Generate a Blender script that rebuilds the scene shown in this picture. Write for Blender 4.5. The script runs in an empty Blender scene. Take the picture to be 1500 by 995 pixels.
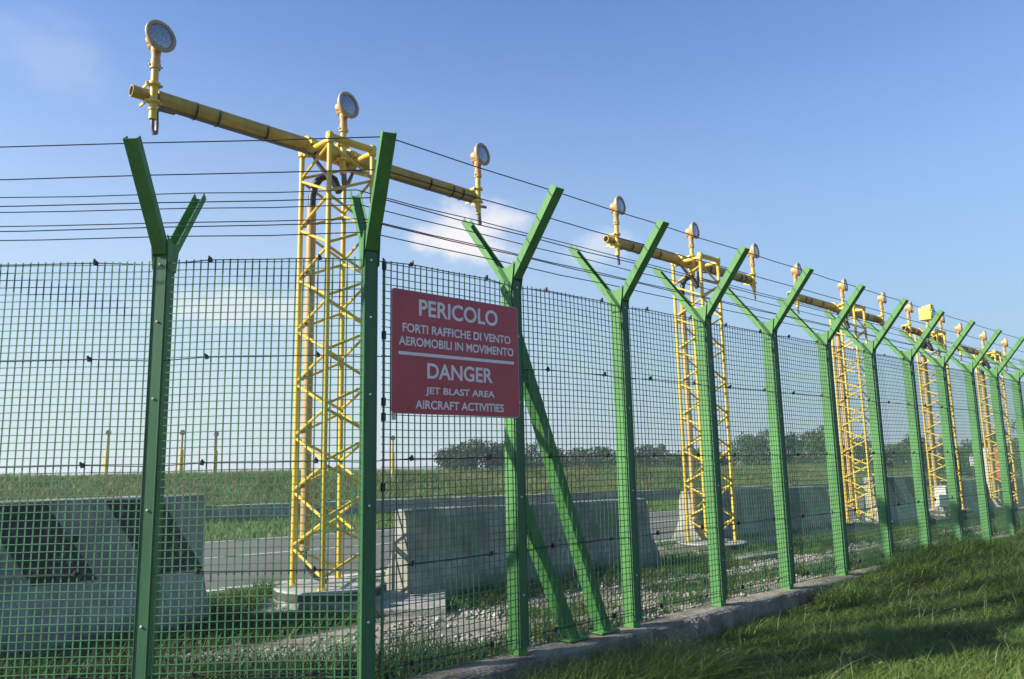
import bpy, math, random
import numpy as np
from mathutils import Vector, Matrix

rnd = random.Random(7)
C = bpy.context.scene.collection
SC = bpy.context.scene
RAD = math.radians

# ------------------------------------------------------------------ camera
PITCH, ROLL, EYE = 0.1589, -0.0208, 1.2318
cam_data = bpy.data.cameras.new('camera')
cam_data.sensor_width = 36.0
cam_data.sensor_fit = 'HORIZONTAL'
cam_data.lens = 27.602
cam_data.clip_start = 0.05
cam_data.clip_end = 30000
cam = bpy.data.objects.new('camera', cam_data)
C.objects.link(cam)
_f = Vector((0, math.cos(PITCH), math.sin(PITCH)))
_u0 = Vector((0, -math.sin(PITCH), math.cos(PITCH)))
_r0 = Vector((1, 0, 0))
_r = math.cos(ROLL) * _r0 + math.sin(ROLL) * _u0
_u = -math.sin(ROLL) * _r0 + math.cos(ROLL) * _u0
_m = Matrix((_r, _u, -_f)).transposed().to_4x4()
_m.translation = Vector((0, 0, EYE))
cam.matrix_world = _m
SC.camera = cam

# ------------------------------------------------------------------ world, sun, exposure
SUN_EL = RAD(31)
SUN_H = Vector((-0.955, -0.295)).normalized()          # towards the sun, on the ground plane
SUN_DIR = Vector((SUN_H.x * math.cos(SUN_EL), SUN_H.y * math.cos(SUN_EL), math.sin(SUN_EL)))
world = bpy.data.worlds.new('World')
SC.world = world
world.use_nodes = True
nt = world.node_tree
nt.nodes.clear()
N = nt.nodes.new
wout = N('ShaderNodeOutputWorld')
wbg = N('ShaderNodeBackground')
wbg.inputs['Strength'].default_value = 0.102
sky = N('ShaderNodeTexSky')
sky.sky_type = 'NISHITA'
sky.sun_disc = False
sky.sun_elevation = SUN_EL
sky.sun_rotation = math.atan2(SUN_H.x, SUN_H.y)
sky.altitude = 0
sky.air_density = 1.0
sky.dust_density = 0.5
sky.ozone_density = 5.0
nt.links.new(wbg.outputs[0], wout.inputs[0])
# clouds of the sky itself, placed by direction
tc = N('ShaderNodeTexCoord')
def cloud(prev, direction, width, height, col, strength, scale, lo, hi, seed):
    """one patch of cloud around a direction: elliptical falloff times noise"""
    d = Vector(direction).normalized()
    side = Vector((d.y, -d.x, 0)).normalized()
    up = side.cross(d)
    def dot(v, k):
        n = N('ShaderNodeVectorMath'); n.operation = 'DOT_PRODUCT'
        nt.links.new(tc.outputs['Generated'], n.inputs[0])
        n.inputs[1].default_value = tuple(Vector(v) / k)
        return n.outputs['Value']
    def mth(op, a, b=None):
        n = N('ShaderNodeMath'); n.operation = op
        for i, v in enumerate((a, b)):
            if v is None: continue
            if isinstance(v, (int, float)): n.inputs[i].default_value = v
            else: nt.links.new(v, n.inputs[i])
        return n.outputs[0]
    a = dot(side, width); b = dot(up, height)
    off = d.dot(up) / height
    r2 = mth('ADD', mth('MULTIPLY', a, a), mth('POWER', mth('ABSOLUTE', mth('SUBTRACT', b, off)), 2.0))
    fall = mth('SUBTRACT', 1.0, mth('POWER', r2, 0.5))
    front = mth('GREATER_THAN', dot(d, 1.0), 0.0)
    mp = N('ShaderNodeMapping'); mp.inputs['Location'].default_value = (seed, seed * .7, seed * 1.3)
    mp.inputs['Scale'].default_value = (1.0, 1.0, 1.5)
    nt.links.new(tc.outputs['Generated'], mp.inputs[0])
    nz = N('ShaderNodeTexNoise'); nz.inputs['Scale'].default_value = scale
    nz.inputs['Detail'].default_value = 8; nz.inputs['Roughness'].default_value = 0.58
    nt.links.new(mp.outputs[0], nz.inputs[0])
    s = mth('ADD', mth('MULTIPLY', fall, 0.55), nz.outputs[0])
    mr = N('ShaderNodeMapRange'); mr.interpolation_type = 'SMOOTHSTEP'
    mr.inputs['From Min'].default_value = lo; mr.inputs['From Max'].default_value = hi
    mr.inputs['To Max'].default_value = strength
    nt.links.new(s, mr.inputs[0])
    pos = mth('MULTIPLY', mth('MULTIPLY', mr.outputs[0], front), mth('MINIMUM', mth('MULTIPLY', mth('MAXIMUM', fall, 0.0), 4.0), 1.0))
    mx = N('ShaderNodeMixRGB'); mx.inputs[2].default_value = (*col, 1)
    nt.links.new(pos, mx.inputs[0]); nt.links.new(prev, mx.inputs[1])
    return mx.outputs[0]
tint = N('ShaderNodeMixRGB'); tint.blend_type = 'MULTIPLY'; tint.inputs[0].default_value = 1
tint.inputs[2].default_value = (1.0, 1.05, 1.18, 1); nt.links.new(sky.outputs[0], tint.inputs[1])
cur = tint.outputs[0]
def ramp_of(axis_, a, b, c0, c1):
    sx = N('ShaderNodeSeparateXYZ'); nt.links.new(tc.outputs['Generated'], sx.inputs[0])
    mr = N('ShaderNodeMapRange'); mr.interpolation_type = 'SMOOTHSTEP'
    mr.inputs['From Min'].default_value = a; mr.inputs['From Max'].default_value = b
    mr.inputs['To Min'].default_value = c0; mr.inputs['To Max'].default_value = c1
    nt.links.new(sx.outputs[axis_], mr.inputs[0]); return mr.outputs[0]
# the pale autumn haze low in the sky: whiter towards the sun, bluer away from it
hz = N('ShaderNodeMixRGB'); hz.inputs[1].default_value = (3.3, 3.95, 4.12, 1); hz.inputs[2].default_value = (1.85, 2.65, 3.12, 1)
nt.links.new(ramp_of('X', -.45, .50, 0, 1), hz.inputs[0])
hm = N('ShaderNodeMixRGB'); nt.links.new(ramp_of('Z', -.02, .57, .92, 0), hm.inputs[0])
nt.links.new(cur, hm.inputs[1]); nt.links.new(hz.outputs[0], hm.inputs[2]); cur = hm.outputs[0]
cur = cloud(cur, (-0.045, .957, .287), .100, .062, (5.2, 4.95, 4.95), 0.92, 13, .62, .98, 3.1)
cur = cloud(cur, (0.0, .952, .306), .050, .030, (5.0, 4.85, 4.95), 0.7, 15, .62, 1.0, 5.7)
cur = cloud(cur, (.115, .956, .270), .075, .045, (4.7, 4.75, 5.0), 0.5, 12, .66, 1.0, 1.2)
cur = cloud(cur, (-.34, .92, .194), .16, .035, (4.7, 4.75, 4.8), 0.6, 13, .62, .95, 8.4)
cur = cloud(cur, (-.49, .75, .43), .14, .06, (4.07, 4.35, 4.84), 0.18, 9, .60, 1.0, 2.2)
nt.links.new(cur, wbg.inputs[0])

sun_d = bpy.data.lights.new('sun', 'SUN')
sun_d.energy = 5.0
sun_d.angle = RAD(0.53)
sun_d.color = (1.0, 0.93, 0.80)
sun = bpy.data.objects.new('sun', sun_d)
C.objects.link(sun)
sun.rotation_euler = SUN_DIR.to_track_quat('Z', 'Y').to_euler()
sun.location = (-30, -15, 30)

SC.view_settings.view_transform = 'Standard'
SC.view_settings.look = 'None'
SC.view_settings.exposure = 0.95
SC.view_settings.gamma = 1.0
SC.cycles.max_bounces = 6
SC.cycles.transparent_max_bounces = 8

# ------------------------------------------------------------------ helpers
def mat(name, col, rough=0.6, var=0.15, scale=6.0, bump=0.0, bscale=40.0, metal=0.0, col2=None, mixlo=.4, mixhi=.62, spec=0.5, stretch=None, streak=0.0, chips=None):
    m = bpy.data.materials.new(name); m.use_nodes = True
    t = m.node_tree; b = t.nodes['Principled BSDF']
    b.inputs['Roughness'].default_value = rough; b.inputs['Metallic'].default_value = metal
    b.inputs['Specular IOR Level'].default_value = spec
    co = t.nodes.new('ShaderNodeTexCoord'); src = co.outputs['Object']
    if stretch:
        mp = t.nodes.new('ShaderNodeMapping'); mp.inputs['Scale'].default_value = stretch
        t.links.new(src, mp.inputs[0]); src = mp.outputs[0]
    nz = t.nodes.new('ShaderNodeTexNoise'); nz.inputs['Scale'].default_value = scale
    nz.inputs['Detail'].default_value = 6; nz.inputs['Roughness'].default_value = .62
    t.links.new(src, nz.inputs[0])
    ramp = t.nodes.new('ShaderNodeValToRGB')
    ramp.color_ramp.elements[0].position = mixlo; ramp.color_ramp.elements[1].position = mixhi
    c1 = col2 if col2 else tuple(c * (1 - var) for c in col)
    c2 = col if col2 else tuple(min(1, c * (1 + var)) for c in col)
    ramp.color_ramp.elements[0].color = (*c1, 1); ramp.color_ramp.elements[1].color = (*c2, 1)
    t.links.new(nz.outputs[0], ramp.inputs[0]); colr = ramp.outputs[0]
    if streak:
        mp2 = t.nodes.new('ShaderNodeMapping'); mp2.inputs['Scale'].default_value = (9, 9, .55); t.links.new(co.outputs['Object'], mp2.inputs[0])
        n3 = t.nodes.new('ShaderNodeTexNoise'); n3.inputs['Scale'].default_value = 1.6; n3.inputs['Detail'].default_value = 7; n3.inputs['Roughness'].default_value = .7
        t.links.new(mp2.outputs[0], n3.inputs[0])
        mr = t.nodes.new('ShaderNodeMapRange'); mr.inputs['From Min'].default_value = .40; mr.inputs['From Max'].default_value = .66
        mr.inputs['To Min'].default_value = 1.0; mr.inputs['To Max'].default_value = 1 - streak
        t.links.new(n3.outputs[0], mr.inputs[0])
        ml = t.nodes.new('ShaderNodeMixRGB'); ml.blend_type = 'MULTIPLY'; ml.inputs[0].default_value = 1
        t.links.new(colr, ml.inputs[1]); t.links.new(mr.outputs[0], ml.inputs[2]); colr = ml.outputs[0]
    if chips:
        n4 = t.nodes.new('ShaderNodeTexNoise'); n4.inputs['Scale'].default_value = chips[1]; n4.inputs['Detail'].default_value = 8; n4.inputs['Roughness'].default_value = .75
        t.links.new(co.outputs['Object'], n4.inputs[0])
        m4 = t.nodes.new('ShaderNodeMapRange'); m4.inputs['From Min'].default_value = chips[2]; m4.inputs['From Max'].default_value = chips[2] + .03
        t.links.new(n4.outputs[0], m4.inputs[0])
        mc = t.nodes.new('ShaderNodeMixRGB'); mc.inputs[2].default_value = (*chips[0], 1)
        t.links.new(m4.outputs[0], mc.inputs[0]); t.links.new(colr, mc.inputs[1]); colr = mc.outputs[0]
    t.links.new(colr, b.inputs['Base Color'])
    if bump:
        n2 = t.nodes.new('ShaderNodeTexNoise'); n2.inputs['Scale'].default_value = bscale; n2.inputs['Detail'].default_value = 5
        t.links.new(co.outputs['Object'], n2.inputs[0])
        bp = t.nodes.new('ShaderNodeBump'); bp.inputs['Strength'].default_value = bump; bp.inputs['Distance'].default_value = .02
        t.links.new(n2.outputs[0], bp.inputs['Height']); t.links.new(bp.outputs[0], b.inputs['Normal'])
    return m

def leaf_mat(name, cols, trans=0.35, scale=0.5):
    """foliage: colour per leaf or blade, plus clumps at a larger scale; thin and a little translucent"""
    m = bpy.data.materials.new(name); m.use_nodes = True
    t = m.node_tree; t.nodes.clear()
    out = t.nodes.new('ShaderNodeOutputMaterial'); ge = t.nodes.new('ShaderNodeNewGeometry')
    co = t.nodes.new('ShaderNodeTexCoord')
    nz = t.nodes.new('ShaderNodeTexNoise'); nz.inputs['Scale'].default_value = scale; nz.inputs['Detail'].default_value = 4
    t.links.new(co.outputs['Object'], nz.inputs[0])
    ad = t.nodes.new('ShaderNodeMath'); ad.operation = 'MULTIPLY_ADD'; ad.inputs[1].default_value = .5
    su = t.nodes.new('ShaderNodeMath'); su.operation = 'MULTIPLY_ADD'; su.inputs[1].default_value = 1.4; su.inputs[2].default_value = -.45
    t.links.new(nz.outputs[0], su.inputs[0])
    t.links.new(ge.outputs['Random Per Island'], ad.inputs[0]); t.links.new(su.outputs[0], ad.inputs[2])
    r = t.nodes.new('ShaderNodeValToRGB'); el = r.color_ramp.elements
    while len(el) < len(cols): el.new(0.5)
    for i, c in enumerate(cols):
        el[i].position = i / (len(cols) - 1); el[i].color = (*c, 1)
    t.links.new(ad.outputs[0], r.inputs[0])
    b = t.nodes.new('ShaderNodeBsdfPrincipled'); b.inputs['Roughness'].default_value = .55
    b.inputs['Specular IOR Level'].default_value = .3
    tr = t.nodes.new('ShaderNodeBsdfTranslucent'); mx = t.nodes.new('ShaderNodeMixShader'); mx.inputs[0].default_value = trans
    t.links.new(r.outputs[0], b.inputs['Base Color']); t.links.new(r.outputs[0], tr.inputs[0])
    t.links.new(b.outputs[0], mx.inputs[1]); t.links.new(tr.outputs[0], mx.inputs[2]); t.links.new(mx.outputs[0], out.inputs[0])
    return m

W = {}       # world matrix of every object that may become a parent
def tag(o, label=None, cat=None, group=None, kind=None):
    if label: o['label'] = label
    if cat: o['category'] = cat
    if group: o['group'] = group
    if kind: o['kind'] = kind
    return o
def empty(name, loc, rz=0.0):
    o = bpy.data.objects.new(name, None); C.objects.link(o)
    o.location = loc; o.rotation_euler = (0, 0, rz); o.empty_display_size = .2
    W[o] = Matrix.Translation(Vector(loc)) @ Matrix.Rotation(rz, 4, 'Z')
    return o
def adopt(o, parent):
    o.parent = parent; o.matrix_parent_inverse = W[parent].inverted()

class MB:
    """collects shapes in world space; build() links them as ONE mesh object"""
    def __init__(s, M=None): s.v = []; s.f = []; s.M = M
    def add(s, vs, fs):
        k = len(s.v)
        s.v += [Vector(v) if s.M is None else s.M @ Vector(v) for v in vs]
        s.f += [tuple(i + k for i in f) for f in fs]; return s
    def hexa(s, p): return s.add(p, [(0, 3, 2, 1), (4, 5, 6, 7), (0, 1, 5, 4), (1, 2, 6, 5), (2, 3, 7, 6), (3, 0, 4, 7)])
    def box(s, c, size, ax=None):
        x, y, z = ax if ax else (Vector((1, 0, 0)), Vector((0, 1, 0)), Vector((0, 0, 1)))
        c = Vector(c); a, b, h = [k / 2 for k in size]
        return s.hexa([c + x * i * a + y * j * b + z * k * h for k in (-1, 1) for i, j in ((-1, -1), (1, -1), (1, 1), (-1, 1))])
    def beam(s, p0, p1, side, w, t, up=None):
        """rectangular bar from p0 to p1, w wide along side, t thick"""
        p0 = Vector(p0); p1 = Vector(p1); z = (p1 - p0); L = z.length; z = z / L
        x = Vector(side); x = (x - z * x.dot(z)).normalized(); y = z.cross(x)
        return s.box((p0 + p1) / 2, (w, t, L), (x, y, z))
    def channel(s, p0, p1, side, openv, w, h, t):
        """U section from p0 to p1: web w wide along side, flanges h tall towards openv (p on the web's outer face)"""
        p0 = Vector(p0); p1 = Vector(p1); z = (p1 - p0).normalized()
        x = Vector(side); x = (x - z * x.dot(z)).normalized()
        y = z.cross(x)
        if y.dot(Vector(openv)) < 0: y = -y
        sec = [(-w/2, 0), (w/2, 0), (w/2, h), (w/2 - t, h), (w/2 - t, t), (-w/2 + t, t), (-w/2 + t, h), (-w/2, h)]
        k = 8
        vs = [p + x * a + y * b for p in (p0, p1) for a, b in sec]
        fs = [(i, (i + 1) % k, (i + 1) % k + k, i + k) for i in range(k)]
        caps = [(0, 1, 4, 5), (1, 2, 3, 4), (5, 6, 7, 0)]
        fs += [tuple(reversed(c)) for c in caps] + [tuple(i + k for i in c) for c in caps]
        return s.add(vs, fs)
    def path(s, pts, r, n=8, closed_ends=True):
        pts = [Vector(p) for p in pts]; m = len(pts); vs = []; x = None
        rs = r if isinstance(r, (list, tuple)) else [r] * m
        for i, p in enumerate(pts):
            t = (pts[min(i + 1, m - 1)] - pts[max(i - 1, 0)]).normalized()
            if x is None:
                a = Vector((0, 0, 1)) if abs(t.z) < .9 else Vector((1, 0, 0)); x = t.cross(a).normalized()
            else: x = (x - t * x.dot(t)).normalized()
            y = t.cross(x)
            vs += [p + (x * math.cos(2 * math.pi * k / n) + y * math.sin(2 * math.pi * k / n)) * rs[i] for k in range(n)]
        fs = [(i * n + k, i * n + (k + 1) % n, (i + 1) * n + (k + 1) % n, (i + 1) * n + k) for i in range(m - 1) for k in range(n)]
        if closed_ends: fs += [tuple(reversed(range(n))), tuple(range((m - 1) * n, m * n))]
        return s.add(vs, fs)
    def tube(s, p0, p1, r, n=10): return s.path([p0, p1], r, n)
    def lathe(s, o, axis, prof, n=24):
        """prof: list of (distance along axis, radius)"""
        o = Vector(o); z = Vector(axis).normalized(); a = Vector((0, 0, 1)) if abs(z.z) < .9 else Vector((1, 0, 0))
        x = z.cross(a).normalized(); y = z.cross(x); vs = []
        for h, r in prof: vs += [o + z * h + (x * math.cos(2 * math.pi * k / n) + y * math.sin(2 * math.pi * k / n)) * max(r, 1e-4) for k in range(n)]
        fs = [(i * n + k, i * n + (k + 1) % n, (i + 1) * n + (k + 1) % n, (i + 1) * n + k) for i in range(len(prof) - 1) for k in range(n)]
        return s.add(vs, fs)
    def prism(s, poly, ext):
        """polygon of points, extruded by the vector ext"""
        n = len(poly); e = Vector(ext)
        vs = [Vector(p) for p in poly] + [Vector(p) + e for p in poly]
        return s.add(vs, [tuple(reversed(range(n))), tuple(range(n, 2 * n))] + [(i, (i + 1) % n, (i + 1) % n + n, i + n) for i in range(n)])
    def build(s, name, material, parent=None, smooth=False, bevel=0.0, fix=True):
        vs = s.v
        lo = Vector([min(v[i] for v in vs) for i in range(3)]); hi = Vector([max(v[i] for v in vs) for i in range(3)])
        o0 = Vector(((lo.x + hi.x) / 2, (lo.y + hi.y) / 2, lo.z))
        me = bpy.data.meshes.new(name); me.from_pydata([tuple(v - o0) for v in vs], [], s.f); me.update()
        if fix:
            import bmesh
            bm = bmesh.new(); bm.from_mesh(me); bmesh.ops.recalc_face_normals(bm, faces=bm.faces); bm.to_mesh(me); bm.free()
        me.materials.append(material)
        if smooth:
            me.polygons.foreach_set('use_smooth', [True] * len(me.polygons)); me.set_sharp_from_angle(angle=RAD(40))
        o = bpy.data.objects.new(name, me); C.objects.link(o); o.location = o0; W[o] = Matrix.Translation(o0)
        if bevel:
            b = o.modifiers.new('bevel', 'BEVEL'); b.width = bevel; b.segments = 2; b.limit_method = 'ANGLE'; b.angle_limit = RAD(40)
        if parent: adopt(o, parent)
        return o
def np_mesh(name, verts, faces, material, smooth=False):
    """big mesh from arrays; faces is an (n,4) or (n,3) array"""
    me = bpy.data.meshes.new(name); nv = len(verts); nf, k = faces.shape
    me.vertices.add(nv); me.vertices.foreach_set('co', np.asarray(verts, np.float32).ravel())
    me.loops.add(nf * k); me.loops.foreach_set('vertex_index', faces.astype(np.int32).ravel())
    me.polygons.add(nf); me.polygons.foreach_set('loop_start', np.arange(nf, dtype=np.int32) * k)
    me.polygons.foreach_set('loop_total', np.full(nf, k, np.int32))
    me.update(calc_edges=True); me.validate()
    if material: me.materials.append(material)
    if smooth: me.polygons.foreach_set('use_smooth', [True] * nf)
    o = bpy.data.objects.new(name, me); C.objects.link(o); W[o] = Matrix.Identity(4)
    return o

# ------------------------------------------------------------------ site frame
TH = 0.752
D = Vector((math.cos(TH), math.sin(TH), 0))            # along the receding fence
O = Vector((D.y, -D.x, 0))                             # outwards, to our side
IN = -O
K = Vector((-0.8423, 4.6057, 0))                       # corner post
SP = 1.1971                                            # post spacing
UP = Vector((0, 0, 1)); X = Vector((1, 0, 0)); Y = Vector((0, 1, 0))
def sw(s, w, z=0.0): return K + D * s + IN * w + UP * z
SLOPE = 0.014
def sstep(x, a, b):
    t = np.clip((x - a) / (b - a), 0, 1); return t * t * (3 - 2 * t)
def zg_np(x, y):
    rx, ry = x - K.x, y - K.y
    s = rx * D.x + ry * D.y; w = rx * IN.x + ry * IN.y
    v = y - K.y
    inside = np.minimum(w, v)
    zi = -0.03 - 0.16 * sstep(inside, .3, 1.5) * (1 - sstep(w, 3.5, 4.1)) - SLOPE * np.clip(s, 0, 90) * sstep(w, .3, 3.0)
    bump = 0.02 * np.sin(x * 2.1 + y * 1.3) * np.sin(y * 1.7 - x * .8) * sstep(inside, .3, 1.0) * (1 - sstep(w, 3.6, 4.4))
    zi = zi + bump
    t = w - 17.0
    crest = 1.08 - .010 * np.clip(s, -5, 50)
    zi = np.where(t > 0, zi + .25 * sstep(t, 0, .3), zi)
    zi = zi + (crest - (zi)) * sstep(t, .3, 9.0)
    out = -inside
    zo = -0.24 + .20 * sstep(s, 3.2, 7.5) + .05 * np.sin(x * 1.1 + 1.0) * np.sin(y * .9) - .04 * sstep(out, .5, 4)
    return np.where(inside > 0, zi, zo)
def zg(p): return float(zg_np(np.array([p[0]]), np.array([p[1]]))[0])
def on(s, w, dz=0.0):
    p = sw(s, w); p.z = zg(p) + dz; return p

# ------------------------------------------------------------------ materials
M_POST = mat('green_post_paint', (.058, .205, .042), .62, .2, 2.2, .05, 60, stretch=(6, 6, .6), streak=.22, chips=((.16, .20, .13), 14, .665))
M_STRIP = mat('green_strip_paint', (.028, .120, .048), .6, .16, 3, .05, 60, stretch=(6, 6, .6), streak=.2, chips=((.14, .17, .12), 16, .67))
M_MESH = mat('green_mesh_paint', (.048, .168, .074), .55, .22, 7)
M_BOLT = mat('zinc_bolt', (.62, .64, .62), .35, .1, 30, metal=.6)
M_WIRE = mat('dark_wire', (.010, .016, .026), .8, .2, 4)
M_CLIP = mat('black_clip', (.012, .014, .016), .5, .2, 30)
M_YEL = mat('yellow_tower_paint', (.62, .435, .050), .42, .10, 3.5, .04, 50, stretch=(1, 1, .5), streak=.12, chips=((.30, .17, .06), 11, .67))
M_YELBAR = mat('yellow_bar_paint', (.40, .275, .045), .42, .16, 3, .04, 50, streak=.15, chips=((.22, .12, .05), 9, .665))
M_TAN = mat('faded_lamp_paint', (.48, .30, .11), .5, .16, 9, .06, 70)
M_RIM = mat('weathered_rim', (.33, .26, .17), .5, .15, 12)
M_DARKRIM = mat('dark_rim_surface', (.060, .066, .055), .9, .3, 6, .5, 40)
M_HOOD = mat('bright_yellow_hood', (.62, .47, .02), .5, .08, 6)
M_PIPE = mat('brown_conduit', (.40, .26, .09), .5, .18, 4, stretch=(3, 3, .6))
M_HOSE = mat('grey_hose', (.14, .12, .11), .5, .2, 12)
M_BLACK = mat('black_rubber', (.012, .012, .014), .5, .2, 20)
M_RED = mat('red_sign_face', (.40, .042, .052), .42, .08, 3)
M_EDGE = mat('sign_edge_aluminium', (.5, .48, .55), .4, .1, 10, metal=.3)
M_LETTER = mat('pale_lettering', (.72, .66, .68), .5, .05, 8)
M_CONC = mat('barrier_concrete', (.34, .33, .275), .85, .2, 2.5, .45, 45, col2=(.19, .187, .155), streak=.38)
M_CONC2 = mat('striped_barrier_concrete', (.40, .395, .345), .85, .16, 3.5, .45, 60, col2=(.27, .27, .23), streak=.35)
M_STRIPE = mat('worn_black_paint', (.035, .036, .036), .7, .2, 11, .3, 60, col2=(.16, .165, .155), mixlo=.31, mixhi=.45)
M_KERB = mat('kerb_concrete', (.23, .208, .165), .95, .2, 4.5, .8, 38, col2=(.085, .078, .060), mixlo=.36, mixhi=.6)
M_WALL = mat('old_wall_concrete', (.36, .345, .31), .9, .25, 1.6, .5, 20, col2=(.20, .20, .175), mixlo=.36, mixhi=.6, streak=.45)
M_PAD = mat('pad_concrete', (.34, .335, .31), .88, .14, 3.5, .4, 40, col2=(.21, .205, .185))
M_ROAD = mat('worn_asphalt', (.105, .10, .089), .9, .10, .8, .35, 140, stretch=(.6, .6, 1))
M_LINE = mat('white_road_paint', (.46, .45, .425), .7, .1, 5, .2, 60, col2=(.36, .35, .33), mixlo=.30, mixhi=.45)
M_STONE = mat('pale_gravel', (.54, .52, .475), .9, .2, 20, col2=(.30, .285, .255))
M_GLASS = None
def glass_mat():
    m = bpy.data.materials.new('lamp_lens_glass'); m.use_nodes = True
    t = m.node_tree; b = t.nodes['Principled BSDF']
    b.inputs['Roughness'].default_value = .12; b.inputs['Metallic'].default_value = .35
    co = t.nodes.new('ShaderNodeTexCoord'); v = t.nodes.new('ShaderNodeTexVoronoi'); v.inputs['Scale'].default_value = 70
    t.links.new(co.outputs['Object'], v.inputs[0])
    r = t.nodes.new('ShaderNodeValToRGB'); r.color_ramp.elements[0].color = (.60, .64, .70, 1); r.color_ramp.elements[1].color = (.20, .23, .28, 1)
    r.color_ramp.elements[1].position = .6
    t.links.new(v.outputs['Distance'], r.inputs[0]); t.links.new(r.outputs[0], b.inputs['Base Color'])
    bp = t.nodes.new('ShaderNodeBump'); bp.inputs['Strength'].default_value = .5; bp.inputs['Distance'].default_value = .004
    t.links.new(v.outputs['Distance'], bp.inputs['Height']); t.links.new(bp.outputs[0], b.inputs['Normal'])
    b.inputs['Coat Weight'].default_value = .6
    return m
M_GLASS = glass_mat()
M_LID = mat('cabinet_paint', (.56, .54, .48), .55, .08, 4)
M_REDBOX = mat('faded_orange_red', (.48, .12, .06), .6, .1, 2)
M_WHITE = mat('white_paint', (.72, .70, .66), .6, .08, 3)
M_BARK = mat('bark', (.10, .075, .05), .9, .25, 5, .5, 12)
M_SOILG = mat('grass_soil', (.055, .070, .026), .95, .3, 1.8, .6, 25, col2=(.080, .062, .036))
M_GRAVEL = mat('gravel_soil', (.25, .23, .19), .95, .3, 2.4, .8, 55, col2=(.115, .095, .062), mixlo=.36, mixhi=.56)
M_MEADOW = mat('meadow_ground', (.085, .105, .032), .95, .3, .35, .5, 4, col2=(.12, .11, .05))
L_GRASS = leaf_mat('lawn_grass', [(.042, .092, .020), (.090, .172, .032), (.155, .245, .05), (.27, .29, .11)], .4, .9)
L_WEED = leaf_mat('weeds', [(.02, .05, .010), (.05, .105, .018), (.10, .15, .03), (.21, .19, .08)], .35, 1.3)
L_TALL = leaf_mat('tall_grass_blades', [(.045, .095, .022), (.085, .140, .034), (.17, .19, .065), (.30, .26, .13)], .3, .18)
L_LEAF = leaf_mat('broad_leaf', [(.03, .09, .015), (.07, .16, .03)], .4, 3)
L_DRY = leaf_mat('dry_litter', [(.10, .07, .035), (.22, .16, .08), (.35, .28, .15)], .2, 2)
T_DARK = leaf_mat('dark_tree_leaves', [(.020, .042, .020), (.036, .066, .028), (.058, .092, .038)], .25, .35)
T_MID = leaf_mat('mid_tree_leaves', [(.032, .058, .026), (.055, .090, .036), (.085, .122, .050)], .25, .35)
T_PALE = leaf_mat('pale_tree_leaves', [(.040, .065, .022), (.080, .112, .038), (.13, .155, .06)], .25, .35)

# ------------------------------------------------------------------ ground: one sheet to the horizon
def axis(lo, hi, step, far):
    a = list(np.arange(lo, hi + 1e-6, step)); s = step; up = a[-1]; dn = a[0]; top = []; bot = []
    while up < far: s *= 1.28; up += s; top.append(up)
    s = step
    while dn > -far: s *= 1.28; dn -= s; bot.append(dn)
    return np.array(bot[::-1] + a + top)
gx = axis(-9, 24, .16, 9000); gy = axis(-1, 32, .16, 9000)
GX, GY = np.meshgrid(gx, gy)
GZ = zg_np(GX, GY)
nx, ny = len(gx), len(gy)
idx = np.arange(nx * ny).reshape(ny, nx)
gf = np.stack([idx[:-1, :-1], idx[:-1, 1:], idx[1:, 1:], idx[1:, :-1]], -1).reshape(-1, 4)
ground = np_mesh('ground', np.stack([GX, GY, GZ], -1).reshape(-1, 3), gf, M_SOILG, True)
ground.data.materials.append(M_GRAVEL); ground.data.materials.append(M_MEADOW)
cx = GX.ravel()[gf].mean(1); cy = GY.ravel()[gf].mean(1)
cs = (cx - K.x) * D.x + (cy - K.y) * D.y; cw = (cx - K.x) * IN.x + (cy - K.y) * IN.y; ci = np.minimum(cw, cy - K.y)
mi = np.where(ci < -.05, 0, np.where(cw > 17.1, 2, np.where((cw < 4.4) & (cs + .55 * cw > 1.15), 1, 0)))
ground.data.polygons.foreach_set('material_index', mi.astype(np.int32))
tag(ground, kind='structure')

# road: a sheet laid on the ground, with its lines
def strip(name, w0, w1, s0, s1, dz, material, ns=60, curve=None, nw=4):
    vs = []; fs = []
    for i in range(ns + 1):
        s = s0 + (s1 - s0) * i / ns
        for j in range(nw + 1):
            p = on(s, w0 + (w1 - w0) * j / nw, dz); vs.append(p)
    for i in range(ns):
        for j in range(nw):
            a = i * (nw + 1) + j; fs.append((a, a + 1, a + nw + 2, a + nw + 1))
    m = MB(); m.add(vs, fs); o = m.build(name, material, fix=False)
    for p in o.data.polygons: p.use_smooth = True
    return o
tag(strip('road', 4.4, 11.2, -14, 95, .012, M_ROAD, 110, nw=12), kind='structure')
tag(strip('road_marking', 4.62, 4.80, -14, 95, .018, M_LINE, 110, nw=1), kind='structure')
tag(strip('road_marking', 8.03, 8.13, -14, 95, .018, M_LINE, 110, nw=1), kind='structure')
tag(strip('road_marking', 10.85, 10.95, -14, 95, .018, M_LINE, 110, nw=1), kind='structure')

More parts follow.
